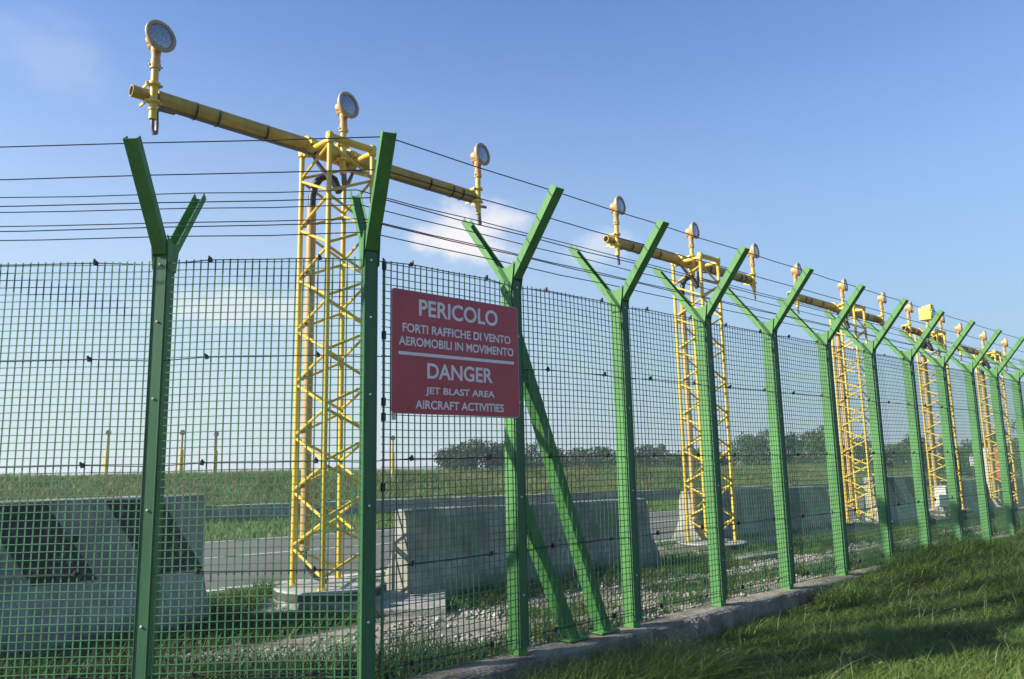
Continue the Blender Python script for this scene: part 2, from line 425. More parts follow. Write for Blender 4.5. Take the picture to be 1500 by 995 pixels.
# kerb beam under both fence runs, rough and chipped
def kerb(name, a, b, outv, n):
    vs = []; fs = []; r = random.Random(3)
    prof = [(.13, -.5), (.128, -.12), (.125, -.02), (.108, -.004), (.03, -.002), (-.06, -.003), (-.13, -.006), (-.135, -.5)]
    a = Vector(a); b = Vector(b); k = len(prof); wob = 0
    for i in range(n + 1):
        p = a.lerp(b, i / n); wob = .8 * wob + r.uniform(-.008, .008); chip = r.random() < .10
        for j, (w, z) in enumerate(prof):
            jw = r.uniform(-.006, .006) + (wob if w > 0 else 0); jz = r.uniform(-.005, .003) if z > -.4 else 0
            if chip and j in (2, 3): jw -= .03; jz -= .018
            vs.append(p + Vector(outv) * (w + jw) + UP * (z + jz))
    for i in range(n):
        for j in range(k - 1): fs.append((i * k + j, i * k + j + 1, (i + 1) * k + j + 1, (i + 1) * k + j))
    m = MB(); m.add(vs, fs); return tag(m.build(name, M_KERB), kind='structure')
kerb('kerb', K - X * 6.0, K + X * .05, -Y, 90)
kerb('kerb', K - D * .02, K + D * 24, O, 330)

# low concrete wall across the road, the bank behind it
def low_wall():
    m = MB(); r = random.Random(5); s = -16.0; prof = None; vs = []; fs = []
    n = 200
    for i in range(n + 1):
        s = -16 + 106 * i / n
        p = on(s, 16.9); z0 = p.z
        for (w, z) in ((-.15, -.3), (-.15, .27), (-.12, .28), (-.12, .44), (-.10, .46), (.14, .46), (.16, .44), (.16, -.3)):
            jz = r.uniform(-.012, .012) if z > .3 else 0
            vs.append(p + IN * (w + r.uniform(-.008, .008)) + UP * (z + jz))
    for i in range(n):
        for j in range(7): fs.append((i * 8 + j, i * 8 + j + 1, i * 8 + j + 9, i * 8 + j + 8))
    m.add(vs, fs); o = m.build('low_wall', M_WALL)
    tag(o, 'long low weathered concrete wall between the far road verge and the grass bank', 'wall')
low_wall()

# ------------------------------------------------------------------ fence
H_J = 2.60; MESH_TOP = 2.475; PITCH_M = .0444
def fence_post(root, base, along, outv, tilt_scale=1.0, web=-1):
    """channel post with clamp strip, two outrigger arms and gussets; along/outv are unit vectors"""
    base = Vector(base); a = Vector(along); o = Vector(outv); wdt = .082; dep = .100; t = .006
    b = MB()
    c0 = base - o * .002
    # web on the side given by 'web', front and back flange; p on web's outer face
    b.channel(c0 + a * (web * wdt / 2) - o * dep / 2 - UP * .03, c0 + a * (web * wdt / 2) - o * dep / 2 + UP * (H_J + .0), o, -a * web, dep, wdt, t)
    post = b.build('fence_post', M_POST, root, bevel=.0025)
    st = MB()
    f0 = base + o * .0085
    st.channel(f0 + UP * .05, f0 + UP * 2.52, a, o, .079, .010, .005)
    st.build('clamp_strip', M_STRIP, post, bevel=.0015)
    for z in (.38, 1.02, 1.66, 2.12, 2.47):
        q = MB(); q.lathe(base + o * .0135 + UP * z, o, [(0, .0001), (0, .0075), (.005, .0075), (.008, .004), (.008, .0001)], 8); q.build('bolt', M_BOLT, post, fix=False)
    L = .44 * tilt_scale
    for sgn in (1, -1):
        dv = (o * sgn * L + UP * .545)
        p0 = base - o * dep * .45 + UP * 2.56; p0 = p0 + o * sgn * .035
        p1 = p0 + dv
        dirn = dv.normalized(); openv = UP - dirn * UP.dot(dirn); openv = openv - 0 * o
        r = MB(); w0 = -openv.normalized() * .045
        r.channel(p0 + w0, p1 + w0, a, openv, .080 if sgn > 0 else .070, .058 if sgn > 0 else .050, .006)
        r.build('outrigger_arm', M_POST, post, bevel=.002)
    g = MB()
    for k in (-1, 1):
        c = base - o * dep * .45 + a * k * .046
        poly = [c - o * .05 + UP * 2.44, c + o * .05 + UP * 2.44, c + o * .075 + UP * 2.57, c + o * .085 + UP * 2.65,
                c + o * .04 + UP * 2.622, c + UP * 2.615, c - o * .04 + UP * 2.622, c - o * .085 + UP * 2.65, c - o * .075 + UP * 2.57]
        g.prism(poly, a * k * .005)
    gp = g.build('gusset', M_POST, post)
    return post
def mesh_panel(root, p0, p1, outv, teeth=True):
    p0 = Vector(p0); p1 = Vector(p1); L = (p1 - p0).length; a = (p1 - p0) / L; o = Vector(outv)
    m = MB(); n = int(round(L / PITCH_M)); st = L / n
    ax = (a, o, UP); rows = int(MESH_TOP / PITCH_M)
    ph = rnd.uniform(0, 6.28); ph2 = rnd.uniform(0, 6.28); amp = rnd.uniform(.003, .009)
    def warp(t, z):
        e = math.sin(math.pi * t)
        return o * amp * e * math.sin(2.1 * z + ph) + a * .004 * math.sin(1.7 * z + ph2) * e + UP * .004 * math.sin(5 * t + ph + z)
    def bar(q, size_a, size_o, size_z, vertical):
        hx = a * size_a / 2; ho = o * size_o / 2; hz = UP * size_z / 2; vs = []; fs = []
        for p_ in q:
            vs += ([p_ - hx - ho, p_ + hx - ho, p_ + hx + ho, p_ - hx + ho] if vertical else [p_ - hz - ho, p_ + hz - ho, p_ + hz + ho, p_ - hz + ho])
        for i_ in range(len(q) - 1): fs += [(4*i_ + k_, 4*i_ + (k_+1) % 4, 4*i_ + 4 + (k_+1) % 4, 4*i_ + 4 + k_) for k_ in range(4)]
        fs += [(0, 1, 2, 3), tuple(4 * (len(q) - 1) + k_ for k_ in range(4))]
        m.add(vs, fs)
    for i in range(n):
        t = (i + .5) / n; c = p0 + a * L * t; j_ = rnd.uniform(-.0012, .0012); tp = MESH_TOP + .022 + rnd.uniform(-.004, .003)
        bar([c + a * j_ + UP * (.045 + (tp - .045) * k / 7) + warp(t, .045 + (tp - .045) * k / 7) for k in range(8)], .0084, .0018, 0, True)
    for j in range(rows + 1):
        z = .045 + (MESH_TOP - .045) * j / rows; j_ = rnd.uniform(-.001, .001)
        bar([p0 + a * L * k / 6 + UP * (z + j_) + o * .0019 + warp(k / 6, z) for k in range(7)], 0, .0020, .0051, False)
    return m.build('mesh_panel', M_MESH, root, fix=False)

fr = tag(empty('fence', K), 'green mesh fence receding to the right from the corner post, carrying the red sign', 'fence', 'green mesh fences')
fl = tag(empty('fence', K - X * 1.27), 'green mesh fence running left from the corner post, seen square on', 'fence', 'green mesh fences')
NR = 17
BIS = (Vector((0, -1, 0)) + O).normalized(); BAL = Vector((-BIS.y, BIS.x, 0))
fence_post(fr, K, BAL, BIS, 1.10, web=-1)
for k in range(1, NR + 1): fence_post(fr, K + D * SP * k, D, O, 1.0, web=-1)
NL = 3
LX = [K.x - 1.268 - 1.62 * k for k in range(NL)]
for x in LX: fence_post(fl, Vector((x, K.y, 0)), X, -Y, 1.0, web=1)
for k in range(NR):
    a = K + D * (SP * k + (.075 if k == 0 else 0.0)) + O * .006; b = K + D * SP * (k + 1) + O * .006
    mesh_panel(fr, a, b, O)
xs = [K.x] + LX + [LX[-1] - 1.62]
for k in range(len(xs) - 1):
    mesh_panel(fl, Vector((xs[k + 1], K.y - .006, 0)), Vector((xs[k] - (.03 if k == 0 else 0), K.y - .006, 0)), -Y)
# tension wires on the mesh, tied by clips; they bend in behind each post
def tension(root, p0, a, o, lens, z, clips_to, seed):
    r = random.Random(seed); pts = []; cl = []; s = 0
    for i, L in enumerate(lens):
        zz = z + r.uniform(-.006, .006)
        pts += [p0 + a * (s + .05) + o * (-.012) + UP * (zz - .012), p0 + a * (s + L * .24) + o * .012 + UP * zz,
                p0 + a * (s + L * .5) + o * .0125 + UP * (zz - .002), p0 + a * (s + L * .76) + o * .012 + UP * (zz + .002), p0 + a * (s + L - .05) + o * (-.012) + UP * (zz - .010)]
        if i < clips_to and not (i == 0 and root is fr and 1.5 < z < 2.3):
            cl += [p0 + a * (s + L * .24) + o * .014 + UP * zz, p0 + a * (s + L * .76) + o * .014 + UP * (zz + .002)]
        s += L
    m = MB(); m.path(pts, .0032, 6); w = m.build('tension_wire', M_WIRE, root, smooth=True)
    for c in cl:
        q = MB(); e = r.uniform(-.5, .5); ux = (a * math.cos(e) + UP * math.sin(e)); uz = (UP * math.cos(e) - a * math.sin(e))
        q.box(c + o * .004, (.020, .022, .026), (ux, o, uz)); q.box(c + o * .012 + uz * .012, (.010, .016, .020), (ux, o, uz))
        q.build('clip', M_CLIP, w, bevel=.003)
for i, z in enumerate((2.490, 1.905, 1.285, .672, .115)):
    tension(fr, K, D, O, [SP] * NR, z, 8, 10 + i)
    tension(fl, K, -X, -Y, [1.268] + [1.62] * NL, z, 3, 30 + i)
# edge lacing of the first right hand bay
q = MB(); e0 = K + D * .085 + O * .006
q.path([e0 + UP * .1, e0 + UP * 1.3 + D * .006, e0 + UP * 2.50], .0055, 6); lace = q.build('edge_rod', M_MESH, fr, smooth=True)
for z in (2.45, 2.02, 1.62, 1.53, 1.12):
    q = MB(); q.box(e0 + O * .010 + UP * z, (.022, .024, .05), (D, O, UP)); q.build('clip', M_CLIP, lace, bevel=.004)
# plain wire strands along the arms
def arm_pt(base, o, sgn, u, sc=1.0):
    p = Vector(base) - o * .045 + UP * 2.56 + o * sgn * .035
    dv = o * sgn * .44 * sc + UP * .545
    n = UP - dv.normalized() * UP.dot(dv.normalized()); n.normalize()
    return p + dv * u + n * .036
for sgn in (1, -1):
    for u in (.93, .66, .42, .20):
        pr = [arm_pt(K, BIS, sgn, u, 1.1)] + [arm_pt(K + D * SP * k, O, sgn, u) for k in range(1, NR + 1)]
        pl = [arm_pt(K, BIS, sgn, u, 1.1)] + [arm_pt(Vector((x, K.y, 0)), -Y, sgn, u) for x in LX] + [arm_pt(Vector((LX[-1] - 1.62, K.y, 0)), -Y, sgn, u)]
        for root, pp in ((fr, pr), (fl, pl)):
            q = []
            for a_, b_ in zip(pp[:-1], pp[1:]):
                q += [a_, a_.lerp(b_, .5) - UP * rnd.uniform(.002, .010)]
            q.append(pp[-1])
            m = MB(); m.path(q, .0035, 6); m.build('wire_strand', M_WIRE, root, smooth=True)
# two raking braces behind the mesh of the second bay
for (s0, z0, s1, z1) in ((1.235, 2.13, 2.085, -.02), (1.235, 1.01, 1.745, -.02)):
    m = MB(); c = -O * .062
    p0 = K + D * s0 + UP * z0 + c; p1 = K + D * s1 + UP * z1 + c
    ax = (p1 - p0).normalized(); nrm = (D - ax * D.dot(ax)).normalized()
    m.channel(p0 - nrm * .04, p1 - nrm * .04, O, nrm, .095, .080, .006)
    br = m.build('brace', M_POST, fr, bevel=.0025)
    f = MB(); f.box(p1 + UP * .032, (.20, .13, .012), (D, O, UP)); f.build('foot_plate', M_POST, br)

# ------------------------------------------------------------------ warning sign
sg = empty('warning_sign', K + D * .68 + O * .03 + UP * 1.555)
tag(sg, 'red danger sign with white Italian and English lettering, fixed to the fence', 'sign')
s0, s1, z0, z1 = .150, 1.150, 1.553, 2.322
SO = .016
def sp(s, z, off=0.0): return K + D * (s - .012) + UP * z + O * (SO + off)
def rrect(s0, s1, z0, z1, r, off):
    pts = []
    for (cs_, cz_, a0) in ((s1 - r, z1 - r, 0), (s0 + r, z1 - r, 90), (s0 + r, z0 + r, 180), (s1 - r, z0 + r, 270)):
        for k in range(5):
            a = RAD(a0 + k * 22.5); pts.append(sp(cs_ + r * math.cos(a), cz_ + r * math.sin(a), off))
    return pts
m = MB(); m.prism(rrect(s0, s1 + .055, z0, z1, .022, 0), O * .003); m.build('panel', M_EDGE, sg)
m = MB(); m.prism(rrect(s0 + .003, s1 + .052, z0 + .003, z1 - .003, .020, .0031), O * .0008); m.build('face', M_RED, sg)
def lettering(txt, a0, a1, b0, b1):
    cu = bpy.data.curves.new('lettering', 'FONT'); cu.body = txt; cu.size = 1; cu.offset = .022; cu.resolution_u = 6
    tmp = bpy.data.objects.new('lettering', cu); C.objects.link(tmp)
    dg = bpy.context.evaluated_depsgraph_get(); me = bpy.data.meshes.new_from_object(tmp.evaluated_get(dg))
    bpy.data.objects.remove(tmp); bpy.data.curves.remove(cu)
    co = np.array([v.co[:] for v in me.vertices]); lo = co.min(0); hi = co.max(0)
    for v in me.vertices:
        u = (v.co.x - lo[0]) / (hi[0] - lo[0]); t = (v.co.y - lo[1]) / (hi[1] - lo[1])
        v.co = sp(a0 + (a1 - a0) * u, b0 + (b1 - b0) * t, .0045) - sp(a0, b0)
    me.materials.clear(); me.materials.append(M_LETTER); me.name = 'lettering'
    o = bpy.data.objects.new('lettering', me); C.objects.link(o); o.location = sp(a0, b0); W[o] = Matrix.Translation(sp(a0, b0)); adopt(o, sg)
    tag(o, 'white words ' + txt)
lettering('PERICOLO', .354, 1.015, 2.168, 2.275)
lettering('FORTI RAFFICHE DI VENTO', .230, 1.132, 2.056, 2.112)
lettering('AEROMOBILI IN MOVIMENTO', .202, 1.157, 1.972, 2.028)
lettering('DANGER', .417, .962, 1.776, 1.876)
lettering('JET BLAST AREA', .404, .977, 1.668, 1.724)
lettering('AIRCRAFT ACTIVITIES', .326, 1.057, 1.586, 1.640)
m = MB(); m.prism([sp(.200, 1.913, .0042), sp(1.160, 1.917, .0042), sp(1.160, 1.937, .0042), sp(.200, 1.933, .0042)], O * .0006); m.build('dividing_line', M_LETTER, sg)
m = MB(); m.box(sp(.175, 1.540, -.008), (.022, .012, .05), (D, O, UP)); m.build('mounting_tab', M_EDGE, sg)

# ------------------------------------------------------------------ approach light towers
PHI = 0.765
def lamp(root, P, M, head=True):
    """one lamp: stem, coupling, bowl, rim, lens; P = lens centre in tower space, lamp looks along -Y"""
    x, y, z = P; zb = z - .56
    st = MB(M); sy = y + .085
    st.tube((x, sy, zb - .27), (x, sy, z - .30), .036, 12)
    st.lathe((x, sy, zb - .18), (0, 0, 1), [(0, .036), (0, .045), (.02, .045), (.02, .036)], 12)
    stem = st.build('lamp_stem', M_YEL, root, smooth=True)
    for dz in (.09, -.09):
        cl = MB(M)
        cl.lathe((x, sy, zb + dz - .012), (0, 0, 1), [(0, .036), (0, .058), (.026, .058), (.026, .036)], 14)
        cl.box((x + .062, sy, zb + dz), (.035, .022, .022)); cl.box((x - .062, sy, zb + dz), (.035, .022, .022))
        cl.beam((x - .055, sy + .02, zb + dz), (x - .055, sy + .19, zb + dz * .9), (0, 0, 1), .03, .014)
        cl.beam((x + .055, sy + .02, zb + dz), (x + .055, sy + .19, zb + dz * .9), (0, 0, 1), .03, .014)
        cl.build('clamp', M_YEL, stem, smooth=True)
    cp = MB(M)
    cp.lathe((x, sy, z - .31), (0, 0, 1), [(0, .03), (0, .050), (.05, .052), (.055, .044), (.10, .046), (.105, .040), (.16, .044), (.19, .05), (.21, .03)], 16)
    cp.box((x - .05, sy, z - .275), (.03, .018, .018)); cp.box((x + .052, sy, z - .275), (.035, .014, .014))
    cp.build('coupling', M_TAN, root, smooth=True)
    hd = MB(M); tilt = 0.07; yaw = RAD(10); ax = Vector((math.sin(yaw) * math.cos(tilt), -math.cos(yaw) * math.cos(tilt), math.sin(tilt))); side_ = Vector((math.cos(yaw), math.sin(yaw), 0))
    # bowl: from the rear cap to the rim
    hd.lathe((x, y, z), ax, [(-.155, .001), (-.155, .055), (-.145, .068), (-.085, .072), (-.075, .078), (-.06, .105), (-.035, .135), (-.012, .150), (.010, .152), (.010, .120)], 28)
    hd.tube((x, sy + .005, z - .12), (x, sy, z - .03), .05, 12); hd.lathe(Vector((x, sy, z - .045)) - ax * .075, ax, [(0, .001), (0, .052), (.012, .064), (.12, .064), (.14, .001)], 16)
    body = hd.build('lamp_housing', M_TAN, root, smooth=True)
    rm = MB(M); rm.lathe((x, y, z), ax, [(.0, .150), (.0, .160), (.022, .160), (.030, .150), (.028, .124), (.012, .122)], 28)
    for k in range(6):
        an = k * math.pi / 3; c = Vector((x, y, z)) + ax * .026 + side_ * math.cos(an) * .145 + side_.cross(ax) * -math.sin(an) * .145
        rm.lathe(c, ax, [(0, .007), (.010, .007), (.010, .0001)], 6)
    rm.build('rim', M_RIM, body, smooth=True)
    ln = MB(M); ln.lathe((x, y, z), ax, [(.012, .124), (.020, .110), (.027, .07), (.030, .03), (.031, .0)], 28); ln.build('lens', M_GLASS, body, smooth=True)
    hs = MB(M)
    hs.path([(x, sy, zb - .25), (x + .004, sy - .002, zb - .36), (x + .02, sy, zb - .42), (x + .045, sy + .01, zb - .40), (x + .055, sy + .03, zb - .30),
             (x + .058, sy + .06, zb - .17), (x + .09, sy + .10, zb - .105), (x + .25, sy + .11, zb - .092)], .019, 8)
    hs.build('cable_loop', M_HOSE, stem, smooth=True)

def tower(cx, cy, zbase, zhead, d, label, conduits=1, third=True, flasher=False, xoff=.07, full=True, group='yellow approach light towers', phi=PHI, yl=.02):
    root = empty('light_tower', (cx, cy, zbase), phi); M = W[root]
    tag(root, label, 'light tower', group)
    Ht = zhead - zbase; zb = Ht - .56; a = .285; zt = zb - .03; yb = .085 + .085 + .02
    yb = yl + .175
    corners = [(-a, -a), (a, -a), (a, a), (-a, a)]
    for (x, y) in corners:
        m = MB(M); m.tube((x, y, .0), (x, y, zt), .029, 10); m.lathe((x, y, 0), (0, 0, 1), [(0, .0001), (0, .05), (.012, .05), (.014, .03)], 10)
        m.build('leg', M_YEL, root, smooth=True)
    step = .292; n = int((zt - .12) / step)
    for fi in range(4):
        (x0, y0), (x1, y1) = corners[fi], corners[(fi + 1) % 4]; m = MB(M)
        for i in range(n):
            za = .10 + i * step; a0, a1 = ((x0, y0), (x1, y1)) if (i + fi) % 2 == 0 else ((x1, y1), (x0, y0))
            u = .02
            p = Vector((a0[0], a0[1], za + u)); q = Vector((a1[0], a1[1], za + step - u))
            m.tube(p.lerp(q, .04), p.lerp(q, .96), .0165, 7)
        m.build('lacing', M_YEL, root, smooth=True)
    m = MB(M)
    for (p, q) in (((-a, -a), (a, -a)), ((-a, a), (a, a))):
        m.tube((p[0] - .03, p[1], zt), (q[0] + .03, q[1], zt), .042, 12)
    for x in (-a, a): m.tube((x, -a - .03, zt - .045), (x, a + .03, zt - .045), .036, 12)
    for (x, y) in corners: m.lathe((x, y, zt - .075), (0, 0, 1), [(0, .001), (0, .044), (.11, .046), (.125, .034), (.125, .001)], 12)
    m.build('top_frame', M_YEL, root, smooth=True)
    b = MB(M)
    x0, x1 = xoff - d + .06, xoff + d + .04
    b.lathe((x0, yb, zb), (1, 0, 0), [(0, .055), (0, .080), (x1 - x0, .080), (x1 - x0, .06), (x1 - x0, .001)], 20)
    b.lathe((x0 - .24, yb, zb), (1, 0, 0), [(.20, .001), (.20, .048), (.0, .048), (0, .060), (.235, .060)], 18)
    bar = b.build('crossbar', M_YELBAR, root, smooth=True)
    c = MB(M)
    c.path([(x0 + .06, yb - .01, zb - .09)] + [(x, yb - .005, zb - .094) for x in (xoff - d * .6, xoff - d * .25)] + [(-.26, yb - .05, zb - .12), (-.18, .10, zb - .22), (-.08, .04, zb - .36), (.0, .0, zb - .50)], [.017, .017, .017, .020, .026, .026, .024], 8)
    c.path([(x1 - .10, yb - .01, zb - .09)] + [(x, yb - .005, zb - .094) for x in (xoff + d * .6, xoff + d * .3)] + [(.30, yb - .05, zb - .16), (.22, .10, zb - .34), (.10, .03, zb - .44), (.02, .0, zb - .50)], [.017, .017, .017, .020, .026, .026, .024], 8)
    c.build('bar_cable', M_HOSE, bar, smooth=True)
    for t in (-.80, -.69, -.44, -.16, .30, .62, .80, .88):
        k = MB(M); xx = xoff + t * d
        k.lathe((xx, yb, zb - .012), (1, .0, .0), [(0, .080), (0, .0965), (.012, .0965), (.012, .080)], 18); k.build('cable_tie', M_BLACK, bar, smooth=True)
    for x in (-a, a):
        k = MB(M); k.lathe((x - .045, yb, zb), (1, 0, 0), [(0, .08), (0, .100), (.09, .100), (.09, .08)], 18)
        k.box((x, yb - .11, zb + .0), (.085, .06, .05)); k.box((x, yb, zb - .105), (.085, .08, .05)); k.build('clamp', M_YEL, bar, smooth=True)
    xs = [xoff - d, xoff, xoff + d] if third else [xoff - d, xoff + d]
    for x in xs: lamp(root, (x, yl, Ht), M)
    if flasher:
        h = MB(M); z = Ht - .02
        poly = [(-.17, -.20), (.17, -.20), (.15, .10), (.11, .24), (-.11, .24), (-.15, .10)]
        f0 = [Vector((xoff + p, -.12, z + q)) for p, q in poly]; f1 = [Vector((xoff + p * .78, .22, z - .02 + q * .85)) for p, q in poly]
        h.add(f0 + f1, [tuple(range(6)), tuple(range(11, 5, -1))] + [(i, i + 6, (i + 1) % 6 + 6, (i + 1) % 6) for i in range(6)])
        fb = h.build('flasher_hood', M_HOOD, root, bevel=.02)
        g = MB(M); g.lathe((xoff, -.121, z), (0, -1, 0), [(0, .150), (.02, .150), (.022, .135), (.012, .13), (.02, .06), (.022, .0)], 24); g.build('flasher_lens', M_GLASS, fb, smooth=True)
        sm = MB(M); sm.tube((xoff, .05, zb), (xoff, .05, z - .15), .045, 10); sm.build('flasher_stem', M_YEL, root, smooth=True)
    for i in range(conduits):
        cxx = -.215 + .075 * i; cyy = .175 + .03 * (i % 2); k = MB(M)
        k.tube((cxx, cyy, .36), (cxx, cyy, zb - .72), .052, 12)
        cd = k.build('conduit', M_PIPE, root, smooth=True)
        h = MB(M)
        h.path([(cxx, cyy, zb - .74), (cxx + .005, cyy, zb - .58), (cxx + .03, cyy - .01, zb - .45), (cxx + .08, cyy - .04, zb - .36), (cxx + .16, cyy - .08, zb - .32), (cxx + .22, cyy - .11, zb - .36), (.03 + .02 * i, 0.0, zb - .52)], .044, 10)
        h.build('black_hose', M_BLACK, cd, smooth=True)
        h = MB(M); h.path([(cxx, cyy, .38), (cxx + .01, cyy, .20), (cxx + .10, cyy - .05, .07), (cxx + .22, cyy - .12, .02)], .024, 8); h.build('earth_cable', M_HOSE, cd, smooth=True)
    concrete_base(root, cx, cy, zbase, .58)
    return root

def concrete_base(root, x, y, z, r, h=.095):
    m = MB(); m.lathe((x, y, z - h - .15), UP, [(0, .001), (0, r), (h + .14, r), (h + .15, r - .012), (h + .15, .001)], 20)
    cb_ = m.build('concrete_base', M_PAD, root)
    m = MB(); m.lathe((x, y, z - h + .005), UP, [(0, r), (0, r + .012), (h - .03, r + .012), (h - .022, r)], 20); m.build('dark_rim', M_DARKRIM, cb_)  # darker band round the side of the base, below its top edge
T = [(-1.97, 8.60, .03, 5.45, 2.17), (3.34, 13.80, -.12, 5.40, 2.17), (8.09, 18.62, -.205, 5.40, 2.38), (11.78, 21.88, -.19, 5.27, 1.25), (15.36, 25.20, -.37, 5.09, 2.37)]
tower(*T[0], 'nearest yellow lattice tower, carrying three round lamps, left of the corner post', 1, xoff=.12, yl=-.02, phi=.80)
tower(*T[1], 'second nearest yellow lattice tower with three round lamps, right of the raking braces', 1)
tower(*T[2], 'third yellow lattice tower with three lamps, standing before the bright end of a striped barrier', 1)
tower(*T[3], 'yellow lattice tower with a bright yellow box-shaped hood between its two lamps', 4, third=False, flasher=True)
tower(*T[4], 'farthest yellow lattice tower at the right edge, in front of the small red hut', 3)
m = MB(); m.prism([(-2.62, 7.86, -.5), (-.70, 8.02, -.5), (-.88, 9.9, -.5), (-2.95, 9.6, -.5)], UP * .37)
tag(m.build('concrete_slab', M_PAD, bevel=.01), 'broad flat concrete slab with a raised edge below the nearest tower', 'slab')
m = MB(); m.prism([sw(8.35, 2.68, -.5), sw(9.45, 2.62, -.5), sw(9.45, 2.98, -.5), sw(8.35, 3.02, -.5)], UP * .275)
tag(m.build('concrete_slab', M_PAD, bevel=.01), 'narrow pale concrete slab on the gravel in front of the second tower', 'slab')

# ------------------------------------------------------------------ road barriers
def barrier(s0, s1, w, h, label, material, top=.20, zoff=0.0, striped=(), hole=None, low=.40):
    p0 = on(s0, w + .3); p1 = on(s1, w + .3); z0 = min(zg(on(s0, w)), zg(on(s1, w))) - .06
    za, zb = -SLOPE * max(0, s0) - .06, -SLOPE * max(0, s1) - .06
    half = [(-.30, -.25), (-.30, .09), (-.245, .20), (-.185, .30), (-.150, low), (-.135, .55), (-.118, .70), (-top / 2, h), (-top / 2 + .02, h + .012)]
    prof = half + [(-x, z) for x, z in reversed(half)]
    m = MB(); vs = []; n = 12; k = len(prof); r = random.Random(int(s0 * 10))
    for i in range(n + 1):
        u = i / n; c = sw(s0 + (s1 - s0) * u, w + .3); z = za + (zb - za) * u
        for (x, q) in prof: vs.append(c + IN * (x + r.uniform(-.003, .003)) + UP * (z + q + .05 * (q > .5) + r.uniform(-.004, .004)))
    fs = [(i * k + j, i * k + (j + 1) % k, (i + 1) * k + (j + 1) % k, (i + 1) * k + j) for i in range(n) for j in range(k)]
    fs += [tuple(e + i for i in (j, j + 1, k - 2 - j, k - 1 - j)) for e in (0, n * k) for j in range(k // 2 - 1)]
    m.add(vs, fs); o = m.build('concrete_barrier', material, bevel=.008)
    tag(o, label, 'barrier', 'concrete road barriers')
    def face(s, z, off):
        """point on the front of the barrier, z above its foot"""
        xs = [q[0] for q in half]; zs = [q[1] + .05 * (q[1] > .5) for q in half]
        x = float(np.interp(z, zs, xs)); u = (s - s0) / (s1 - s0)
        return sw(s, w + .3 + x - off, za + (zb - za) * u + z)
    for (t0, t1, b0, b1, zt_, zl_) in striped:
        m = MB(); n2 = 8; fr_ = []; bk = []
        for i in range(n2 + 1):
            q = i / n2; z = zt_ + (zl_ - zt_) * q
            fr_.append((face(min(t0 + (b0 - t0) * q, s1 - .004), z, .006), face(min(t1 + (b1 - t1) * q, s1 - .004), z, .006)))
        vs = [p for pr in fr_ for p in pr] + [p + IN * .03 for pr in fr_ for p in pr]; q2 = 2 * (n2 + 1)
        fs = [(2 * i, 2 * i + 1, 2 * i + 3, 2 * i + 2) for i in range(n2)] + [(0, 1, q2 + 1, q2), (2 * n2, 2 * n2 + 1, q2 + 2 * n2 + 1, q2 + 2 * n2)]
        fs += [(2 * i, 2 * i + 2, q2 + 2 * i + 2, q2 + 2 * i) for i in range(n2)] + [(2 * i + 1, 2 * i + 3, q2 + 2 * i + 3, q2 + 2 * i + 1) for i in range(n2)]
        m.add(vs, fs); m.build('painted_stripe', M_STRIPE, o)
    if hole:
        c = face(hole[0], hole[1], .002); m = MB(); m.lathe(c, -IN, [(0, .0001), (0, .034), (.004, .034), (.004, .0001)], 14); m.build('hole_shade_disc', M_BLACK, o)  # flat black disc on the face stands in for the shade inside a lifting hole
    return o
barrier(-4.6, .50, 3.42, 1.03, 'grey concrete barrier with black diagonal bands at the left edge, behind the left fence', M_CONC2, .20,
        striped=[(-2.25, -1.78, -1.83, -1.36, 1.06, .41), (-1.31, -.83, -.90, -.41, 1.06, .41), (-.37, .10, .02, .49, 1.06, .41)], hole=(-.60, .76))
barrier(2.72, 7.12, 3.30, .80, 'plain dark concrete barrier behind the warning sign and the two raking braces', M_CONC, .17)
barrier(9.45, 14.75, 4.15, .84, 'plain concrete barrier between the second and third lattice towers', M_CONC, .17)
barrier(16.15, 19.0, 3.72, 1.02, 'short concrete barrier with black diagonal bands right of the third tower', M_CONC2, .20,
        striped=[(17.0, 17.38, 17.45, 17.83, 1.05, .44), (17.95, 18.42, 18.42, 18.89, 1.05, .44)], hole=(17.7, .74))
barrier(21.2, 25.0, 3.95, .86, 'plain concrete barrier right of the white cabinet at the hooded tower', M_CONC, .17)
barrier(26.0, 31.0, 3.95, .86, 'plain concrete barrier at the foot of the farthest tower', M_CONC, .17)

# ------------------------------------------------------------------ cabinet by the hooded tower
cb = empty('control_cabinet', on(20.1, 3.72)); tag(cb, 'white box cabinet raised on thin legs at the foot of the hooded tower', 'cabinet')
c0 = on(20.1, 3.72, .12)
m = MB(); m.box(c0 + UP * .50, (.70, .28, .46), (D, O, UP)); body = m.build('cabinet_body', M_LID, cb, bevel=.012)
m = MB(); m.box(c0 + UP * .745, (.76, .34, .03), (D, O, UP)); m.build('lid', M_LID, cb, bevel=.006)
m = MB(); m.box(c0 + UP * .255, (.74, .32, .03), (D, O, UP)); m.build('tray', M_LID, cb, bevel=.006)
for t in (-.30, .30):
    for u in (-.10, .10):
        m = MB(); m.tube(c0 + D * t + O * u - UP * .20, c0 + D * t + O * u + UP * .245, .018, 8); m.build('leg', M_HOSE, cb, smooth=True)
for t in (-.16, -.02, .14):
    m = MB(); m.path([c0 + D * t + UP * .24, c0 + D * t + UP * .12, c0 + D * (t + .05) + UP * .02, c0 + D * (t + .14) - UP * .06], .02, 8); m.build('cable', M_HOSE, cb, smooth=True)

